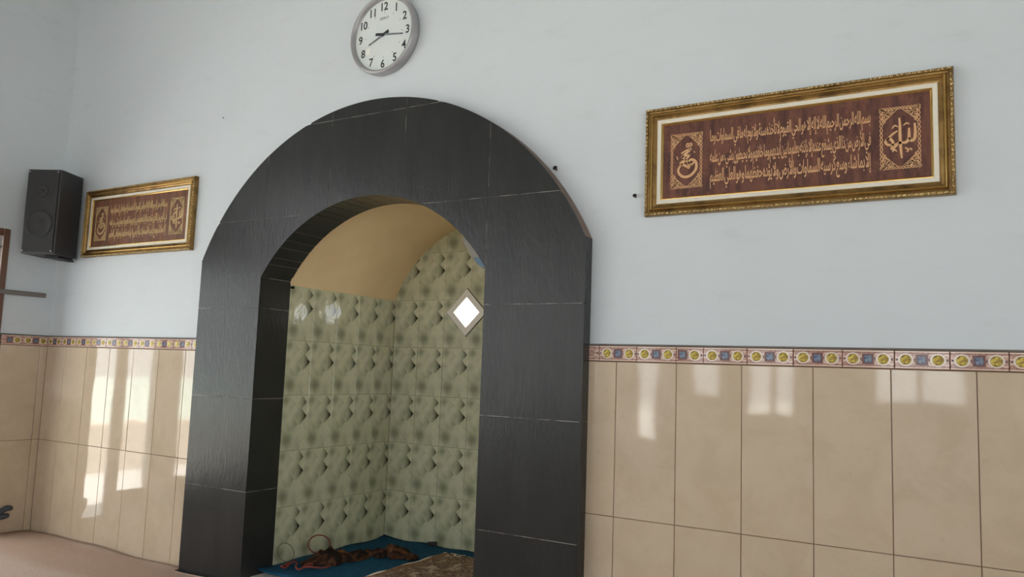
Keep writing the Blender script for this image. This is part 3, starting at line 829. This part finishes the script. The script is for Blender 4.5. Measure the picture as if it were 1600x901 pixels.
def calligraphy(loc, label, faded, lean):
    W, H = 1.0925, .441
    root = tag(empty('framed_calligraphy', loc), label, 'picture', 'framed verses on the front wall'); root.rotation_euler = (lean, 0, 0)
    bm = bmesh.new(); sweep_rect(bm, W, H, [(0, 0), (0, .022), (.003, .029), (.012, .029), (.014, .024), (.020, .022), (.024, .026), (.027, .0275), (.031, .026), (.034, .021), (.042, .017), (.048, .016), (.048, .0)])
    fm = link('frame_moulding', done(bm), 'gold', root)
    bm = bmesh.new(); sweep_rect(bm, W, H, [(.0245, .0255), (.0255, .0285), (.0275, .0295), (.0295, .0285), (.0305, .0255)]); link('gold_bead', done(bm), 'brightgold', root)
    # carved beading on the outer lip
    bm = bmesh.new()
    def bump(x, z, horiz, k):
        a, b = (.0085, .0052) if horiz else (.0052, .0085); y = -.0285; n = 6
        top_ = bm.verts.new((x, y-.0045, z)); ring = [bm.verts.new((x+a*math.cos(2*math.pi*i/n+.3*(k % 2)), y+.001, z+b*math.sin(2*math.pi*i/n+.3*(k % 2)))) for i in range(n)]
        mid = [bm.verts.new((x+.72*(v.co.x-x), y-.003, z+.72*(v.co.z-z))) for v in ring]
        for i in range(n):
            j = (i+1) % n; bm.faces.new((ring[i], ring[j], mid[j], mid[i])); bm.faces.new((mid[i], mid[j], top_))
    nx, nz = 62, 25
    for i in range(nx):
        x = .012+(W-.024)*i/(nx-1)
        for z in (.0068, H-.0068): bump(x, z, True, i)
    for i in range(1, nz-1):
        z = .012+(H-.024)*i/(nz-1)
        for x in (.0068, W-.0068): bump(x, z, False, i)
    tag(link('carved_beading', done(bm), 'ropegold', root, smooth=True), kind='stuff')
    bm = bmesh.new(); sweep_rect(bm, W, H, [(.048, .003), (.048, .0165), (.050, .018), (.062, .018), (.064, .0165), (.064, .003)]); link('cream_liner', done(bm), 'liner', root)
    bm = bmesh.new(); sweep_rect(bm, W, H, [(.064, .003), (.064, .015), (.067, .0155), (.072, .011), (.073, .003)]); link('inner_fillet', done(bm), 'brightgold', root)
    bm = bmesh.new(); bevel_box(bm, .06, W-.06, -.010, -.002, .06, H-.06, .001, 1); pn = link('panel', bm, 'leather2' if faded else 'leather', root)
    scr = 'script2' if faded else 'script'; y = -.010; hv = 1.5 if faded else 1.0
    for body, z0, z1 in zip(VERSES, (.254, .171, .092), (.344, .262, .184)):
        me = fit_text(text_mesh(line_text(body), .014 if faded else .010), .262, .834, z0, z1, y, .0014)
        link_mesh('verse_line', me, scr, pn)
    for (x0, x1), fn, nm in (((.102, .232), word_muhammad, 'left'), ((.862, .992), word_allah, 'right')):
        bm = bmesh.new(); ornament(bm, x0, x1, .104, .328, y, hv); link('ornament_border', done(bm), scr, pn)
        bm = bmesh.new(); fn(bm, (x0+x1)/2, .216, .070 if fn is word_muhammad else .074, y, 1.15*hv**.4); link('word_medallion', done(bm), scr, pn)
    return root
calligraphy((.1135, -.001, 1.8085), 'gold framed brown calligraphy panel on the wall past the two nails, right of the arch', False, R(.0))
calligraphy((-3.778, -.001, 1.8085), 'gold framed brown calligraphy panel hanging beside the black loudspeaker', True, R(.0))

# ================================================================== WALL CLOCK
clock = tag(empty('wall_clock', (-1.296, -.001, 2.842)), 'round silver wall clock with pale dial above the black arch', 'clock')
clock.rotation_euler = (0, R(-1.2), 0)
bm = bmesh.new(); lathe(bm, [(.200, 0), (.207, .006), (.209, .030), (.207, .046), (.202, .053), (.196, .054), (.190, .050), (.186, .040), (.184, .030)], 72)
rim = link('rim', done(bm), 'silver', clock, smooth=True)
bm = bmesh.new(); lathe(bm, [(.1845, .024), (.1845, .0305)], 72); link('dial', done(bm), 'dial', clock)
DY = -.0306
def text_part(body, cx, cz, h, name, mat, parent, wscale=.9, bold=.018, y=DY, th=.0006):
    me = text_mesh(body, bold)
    xs = [v.co.x for v in me.vertices]; ys = [v.co.y for v in me.vertices]
    w = (max(xs)-min(xs))/(max(ys)-min(ys))*h*wscale
    return link_mesh(name, fit_text(me, cx-w/2, cx+w/2, cz-h/2, cz+h/2, y, th), mat, parent)
for hr in range(1, 13):
    a = R(30*hr); text_part(str(hr), .152*math.sin(a), .152*math.cos(a), .044, 'numeral', 'ink', clock)
    bm = bmesh.new(); lathe(bm, [(.0028, 0), (.0028, .0005)], 10, c=(.118*math.sin(a), DY, .118*math.cos(a))); link('hour_dot', done(bm), 'inkpale', clock)
text_part('SEIKO', 0, .089, .014, 'maker_name', 'inkpale', clock, 1.15, .01)
def hand(name, ang, length, tail, w, y):
    h = empty('t'); bpy.data.objects.remove(h)
    d = (math.sin(ang), math.cos(ang)); n = (d[1], -d[0])
    def pt(l, s): return (d[0]*l+n[0]*s, d[1]*l+n[1]*s)
    bm = bmesh.new(); prism(bm, [pt(.0, -w/2), pt(length*.93, -w*.3), pt(length, 0), pt(length*.93, w*.3), pt(0, w/2)], y-.0012, y); o = link(name, done(bm), 'handgrey', clock)
    bm = bmesh.new(); prism(bm, [pt(-tail, -w*.75), pt(.012, -w*.6), pt(.012, w*.6), pt(-tail, w*.75)], y-.0016, y+.0002); link('tail', done(bm), 'ink', o)
    bm = bmesh.new(); prism(bm, [pt(length*.86, -w*.34), pt(length, -w*.05), pt(length, w*.05), pt(length*.86, w*.34)], y-.0015, y); link('tip', done(bm), 'ink', o)
hand('hour_hand', R(247.5), .104, .036, .011, DY-.003)
hand('minute_hand', R(99.5), .134, .048, .010, DY-.006)
bm = bmesh.new(); lathe(bm, [(.007, 0), (.007, .009), (.004, .010)], 14, c=(0, DY, 0)); link('hub', done(bm), 'ink', clock)
bm = bmesh.new(); prism(bm, rect(-.112, -.082, -.086, -.054), DY-.0012, DY); link('sticker', done(bm), 'sticker', clock)['label'] = 'small white sticker'

# ================================================================== LOUDSPEAKER IN THE CORNER
sp = tag(empty('loudspeaker', (-3.837, -.02, 1.80)), 'black box loudspeaker mounted high in the corner', 'speaker')
ang = math.atan2(.449, .893)          # cabinet turned towards the room
sp.rotation_euler = (0, 0, ang)
# local frame: x to the cabinet's right, -y out of the front; origin at the back right lower corner
W_, D_, H_ = .225, .225, .545
bm = bmesh.new(); bevel_box(bm, -W_, 0, -D_, 0, 0, H_, .006, 2); link('cabinet', bm, 'speaker', sp)
bm = bmesh.new(); bevel_box(bm, -W_+.012, -.012, -D_-.010, -D_+.002, .012, H_-.012, .004, 2); gr = link('grille', bm, 'grille', sp)
cxs = -W_/2
for nm, z, r_ in (('woofer', .19, .078), ('tweeter', .40, .036)):
    bm = bmesh.new(); lathe(bm, [(r_*1.12, 0), (r_*1.12, .004), (r_*1.02, .006), (r_*.96, .003), (r_*.4, .0015), (r_*.3, .004), (r_*.12, .006)], 32, c=(cxs, -D_-.0095, z)); link(nm, done(bm), 'cone', gr, smooth=True)
bm = bmesh.new(); bevel_box(bm, -.10, -.01, -.17, -.02, -.018, .001, .003, 1); bevel_box(bm, -.075, -.035, -.06, .03, -.018, -.006, .002, 1); link('bracket', bm, 'iron', sp)
for x, z in ((-W_+.018, .018), (-.018, .018), (-W_+.018, H_-.018), (-.018, H_-.018)):
    bm = bmesh.new(); lathe(bm, [(.005, 0), (.005, .002), (.003, .003)], 10, c=(x, -D_-.010, z)); link('screw', done(bm), 'silver', sp)

# batten across the left wall, strap knotted on the window post
bm = bmesh.new(); bevel_box(bm, XL+.012, XL+.034, -.62, -.062, 1.545, 1.574, .003, 1)
bt = tag(link('wall_batten', bm, 'batten'), 'grey horizontal batten fixed across the side wall below the loudspeaker', 'batten')
bm = bmesh.new(); bevel_box(bm, XL, XL+.013, -.335, -.300, 1.549, 1.570, .002, 1); link('mounting_block', bm, 'batten', bt)
kn = tag(empty('knotted_strap', (XL, -.34, .17)), 'dark grey knotted strap low on the side wall at the window post', 'strap')
def lump(name, pts, rad, mat, parent, seed=0, n=10):
    rnd = random.Random(seed); bm = bmesh.new(); tube(bm, pts, rad, n)
    for v in bm.verts: v.co += Vector((rnd.uniform(-1, 1), rnd.uniform(-1, 1), rnd.uniform(-1, 1)))*.0022
    return link(name, done(bm), mat, parent, smooth=True)
def sp3(ctrl, per=5):
    out = []; n = len(ctrl)
    for i in range(n-1):
        p0, p1, p2, p3 = (Vector(ctrl[max(i-1, 0)]), Vector(ctrl[i]), Vector(ctrl[i+1]), Vector(ctrl[min(i+2, n-1)]))
        for k in range(per):
            t = k/per; out.append(.5*((2*p1)+(-p0+p2)*t+(2*p0-5*p1+4*p2-p3)*t*t+(-p0+3*p1-3*p2+p3)*t**3))
    out.append(Vector(ctrl[-1])); return out
def radii(n, r, e=.5): return [r*(e+(1-e)*math.sin(math.pi*i/(n-1))**.5) for i in range(n)]
q = sp3([(.03, .0, -.02), (.03, .06, -.012), (.028, .12, .0), (.026, .165, .018), (.026, .195, .012)]); lump('upper_loop', q, radii(len(q), .019, .6), 'darkcloth', kn, 1)
q = sp3([(.04, .0, -.03), (.04, .06, -.042), (.034, .13, -.030), (.03, .178, -.026)]); lump('lower_loop', q, radii(len(q), .018, .6), 'darkcloth', kn, 2)
q = sp3([(.03, -.005, .02), (.05, .02, -.03), (.03, .03, -.06)]); lump('knot', q, radii(len(q), .026, .7), 'darkcloth', kn, 3)

# nails in the front wall
def nail(x, z, label, s=1.0):
    n_ = tag(empty('nail', (x, 0, z)), label, 'nail', 'nails in the front wall')
    bm = bmesh.new(); lathe(bm, [(.0028*s, -.01), (.0028*s, .02*s)], 8); link('shank', done(bm), 'iron', n_)
    bm = bmesh.new(); lathe(bm, [(.008*s, .018*s), (.009*s, .021*s), (.004*s, .024*s)], 10); link('nail_head', done(bm), 'iron', n_)
    n_.rotation_euler = (R(-12), 0, R(8))
nail(-.302, 2.047, 'black nail in the wall just above the right shoulder of the arch', 1.15)
nail(.066, 1.896, 'black nail in the wall beside the gold frame near the arch', .95)
pg = tag(empty('wall_plug', (NX0, .155, 1.590)), 'small black plug at the top of the green tiles beside the black reveal', 'plug')
bm = bmesh.new(); lathe(bm, [(.006, -.01), (.006, .012), (.009, .013), (.009, .018), (.004, .020)], 10); link('plug_cap', done(bm), 'iron', pg, smooth=True); pg.rotation_euler = (0, 0, R(90))
nail(-2.504, 2.58, 'tiny nail high in the wall between loudspeaker and clock', .42)

# ================================================================== CARPETS AND THINGS IN THE NICHE
bm = bmesh.new(); nx, ny = 90, 40; g = []
x0, x1, y0, y1 = XL+.012, XR-.03, -5.7, -.012
cols = sorted([x0+(x1-x0)*i/nx for i in range(nx-3)] + [OX0-.025, OX0-.015, OX1+.015, OX1+.025, x1-.3, x1-.2, x1-.1, x1][:4] + [x1])
nx = len(cols)-1
for j in range(ny+1):
    row = []
    for i in range(nx+1):
        x = cols[i]; t = (j/ny)**.35; y = y0+(y1-y0)*t
        near = max(0, 1-abs(y-y1)/.10)
        lift = .004*math.sin(x*5.3+1)*near + .003*math.sin(x*11)*near + .003*math.sin(x*2.7+y*3.1)
        if OX0-.02 < x < OX1+.02 and y > FY-.022: y = FY-.022 - (1-t)*.02
        row.append(bm.verts.new((x, y - (.006*math.sin(x*4.1)+.006 if j == ny else 0), .026+lift)))
    g.append(row)
for j in range(ny):
    for i in range(nx): bm.faces.new((g[j][i], g[j][i+1], g[j+1][i+1], g[j+1][i]))
ret = bmesh.ops.extrude_face_region(bm, geom=bm.faces[:])
for v in [e for e in ret['geom'] if isinstance(e, bmesh.types.BMVert)]: v.co.z += .008
for v in bm.verts:
    if v not in set(): pass
o = tag(link('hall_carpet', done(bm), 'carpet', smooth=True), 'faded pinkish brown carpet covering the hall floor', 'carpet')

bm = bmesh.new(); nx, ny = 36, 30; g = []
for j in range(ny+1):
    row = []
    for i in range(nx+1):
        x = NX0+.012+(NX1-NX0-.024)*i/nx; y = .035+(NY-.012-.035)*j/ny
        rim_ = max(0, 1-(NY-y)/.10)+max(0, 1-(x-NX0)/.07)
        z = NF+.020+.0015*math.sin(x*9+y*4)*math.sin(y*7)+rim_*(.008+.005*math.sin(x*21+y*17))
        row.append(bm.verts.new((x, y, z)))
    g.append(row)
for j in range(ny):
    for i in range(nx): bm.faces.new((g[j][i], g[j][i+1], g[j+1][i+1], g[j+1][i]))
ret = bmesh.ops.extrude_face_region(bm, geom=bm.faces[:])
for v in [e for e in ret['geom'] if isinstance(e, bmesh.types.BMVert)]: v.co.z += .006
tag(link('blue_carpet', done(bm), 'bluecarpet', smooth=True), 'plain blue carpet on the floor inside the niche', 'carpet')

# prayer rug with fringe
rg = tag(empty('prayer_rug', (-1.10, .43, NF+.034)), 'brown figured prayer rug with cream fringe on the blue carpet', 'rug')
rg.rotation_euler = (0, 0, R(-2))
bm = bmesh.new(); nx, ny = 24, 30; g = []
for j in range(ny+1):
    g.append([bm.verts.new((-.335+.67*i/nx, -.40+.83*j/ny, .004*math.sin(i*.7+j*.5)+.004+.012*max(0, (j-ny+3)/3)*math.sin(i*.9)**2)) for i in range(nx+1)])
for j in range(ny):
    for i in range(nx): bm.faces.new((g[j][i], g[j][i+1], g[j+1][i+1], g[j+1][i]))
ret = bmesh.ops.extrude_face_region(bm, geom=bm.faces[:])
for v in [e for e in ret['geom'] if isinstance(e, bmesh.types.BMVert)]: v.co.z += .010
link('pile', done(bm), 'rug', rg, smooth=True)
bm = bmesh.new()
for i in range(110):
    x = -.333+.666*i/109; dx = random.uniform(-.004, .004); L = random.uniform(.026, .046); zz = random.uniform(.008, .020)
    tube(bm, [(x, .425, .010), (x+dx, .425+L*.5, zz), (x+dx*2, .425+L, zz-.004)], .0036, 5)
tag(link('fringe', done(bm), 'fringe', rg, smooth=True), kind='stuff')
bm = bmesh.new(); tube(bm, [(-.337, -.40+.83*i/30, .010+.003*math.sin(i*.8)) for i in range(31)], .0055, 6); link('edge_binding', done(bm), 'fringe', rg, smooth=True)

# rumpled cloth
def rumpled(name, ctrl, wid, hgt, seed, mat, n=44, m=14):
    """A bundle of cloth: heaped folds along a line, resting on the carpet."""
    rnd = random.Random(seed); ph = [rnd.uniform(0, 6.28) for _ in range(8)]
    c = sp3(ctrl, n//(len(ctrl)-1)); bm = bmesh.new(); rows = []; N = len(c)
    for i, p in enumerate(c):
        s = i/(N-1); a = c[max(i-1, 0)]; b = c[min(i+1, N-1)]; t = (b-a).normalized(); sd = Vector((t.y, -t.x, 0))
        env = math.sin(math.pi*min(max(s, .02), .98))**.45
        ww = wid*env*(1+.22*math.sin(s*17+ph[0])); hh = hgt*env*(.8+.25*math.sin(s*11+ph[1])+.12*math.sin(s*29+ph[2])); row = []
        for j in range(m+1):
            q = -1+2*j/m; prof = max(0, 1-q*q)**.55
            fold = .16*math.sin(q*7+s*9+ph[3])+.12*math.sin(q*13-s*21+ph[4])+.08*math.sin(s*47+q*5+ph[5])
            row.append(bm.verts.new(p + sd*(q*ww*(1+.08*math.sin(s*23+ph[6]))) + Vector((0, 0, hh*prof*(1+fold)+.003))))
        rows.append(row)
    for a, b in zip(rows, rows[1:]):
        for j in range(m): bm.faces.new((a[j], a[j+1], b[j+1], b[j]))
    base = [[bm.verts.new((r_[0].co.x, r_[0].co.y, c[0].z)), bm.verts.new((r_[-1].co.x, r_[-1].co.y, c[0].z))] for r_ in rows]
    for i in range(N-1):
        bm.faces.new((base[i][0], base[i+1][0], base[i+1][1], base[i][1]))
        bm.faces.new((base[i][0], rows[i][0], rows[i+1][0], base[i+1][0])); bm.faces.new((base[i][1], base[i+1][1], rows[i+1][-1], rows[i][-1]))
    bm.faces.new([base[0][0], base[0][1]]+rows[0][::-1]); bm.faces.new([base[-1][1], base[-1][0]]+rows[-1])
    return link(name, done(bm), mat, smooth=True)
CZ = NF+.0285
b1 = rumpled('rumpled_cloth', [(-1.90, .24, CZ), (-1.86, .36, CZ), (-1.82, .50, CZ), (-1.74, .60, CZ)], .088, .054, 3, 'batik')
tag(b1, 'rumpled brown batik cloth heap nearer the red hoop in the niche', 'cloth', 'cloths on the niche floor')
b2 = rumpled('rumpled_cloth', [(-1.83, .66, CZ), (-1.72, .70, CZ), (-1.62, .73, CZ), (-1.50, .72, CZ)], .078, .046, 9, 'batik')
tag(b2, 'long rumpled brown batik cloth lying toward the middle of the niche', 'cloth', 'cloths on the niche floor')
# hoops leaning on the tiles and the tangled red cord
def hoop(name, y, z, r, ry, rad, mat, label):
    pts = []
    for k in range(40):
        a = 2*math.pi*k/40; h = z+r*math.sin(a); pts.append((NX0+.012+.05*(1-(h-z+r)/(2*r)), y+ry*math.cos(a), h))
    bm = bmesh.new(); tube(bm, pts, rad, 8, closed=True)
    o = link(name, done(bm), mat, smooth=True); tag(o, label, 'hoop', 'thin hoops leaning in the niche'); return o
hoop('thin_hoop', .458, .150, .046, .084, .0034, 'redcord', 'thin dark red hoop leaning against the green tiles')
hoop('thin_hoop', .205, .150, .045, .055, .0018, 'greywire', 'thin grey wire hoop leaning on the tiles beside the black reveal')
pts = []
for k in range(60):
    t = k/59; pts.append((-1.955+.20*t+.035*math.sin(t*14), .12+.10*t+.05*math.sin(t*19+1), CZ+.012+.012*abs(math.sin(t*23))))
bm = bmesh.new(); tube(bm, pts, .0048, 7); tag(link('tangled_cord', done(bm), 'redcord', smooth=True), 'tangled dark red cord on the blue carpet before the batik cloth', 'cord')
# small dark object by the back tiles
sm = tag(empty('black_trinket', (-1.605, 1.015, NF+.040)), 'small black trinket lying on the blue carpet against the back tiles', 'trinket')
sm.rotation_euler = (0, 0, R(15))
for sx in (-1, 1):
    bm = bmesh.new(); bevel_box(bm, min(sx*.004, sx*.030), max(sx*.004, sx*.030), -.012, .012, .0, .026 if sx > 0 else .022, .006, 2); link('jaw', bm, 'darkstuff', sm, smooth=True)
bm = bmesh.new(); tube(bm, [(-.012, 0, .016), (0, 0, .020), (.012, 0, .016)], .006, 8); link('pivot', done(bm), 'darkstuff', sm, smooth=True)
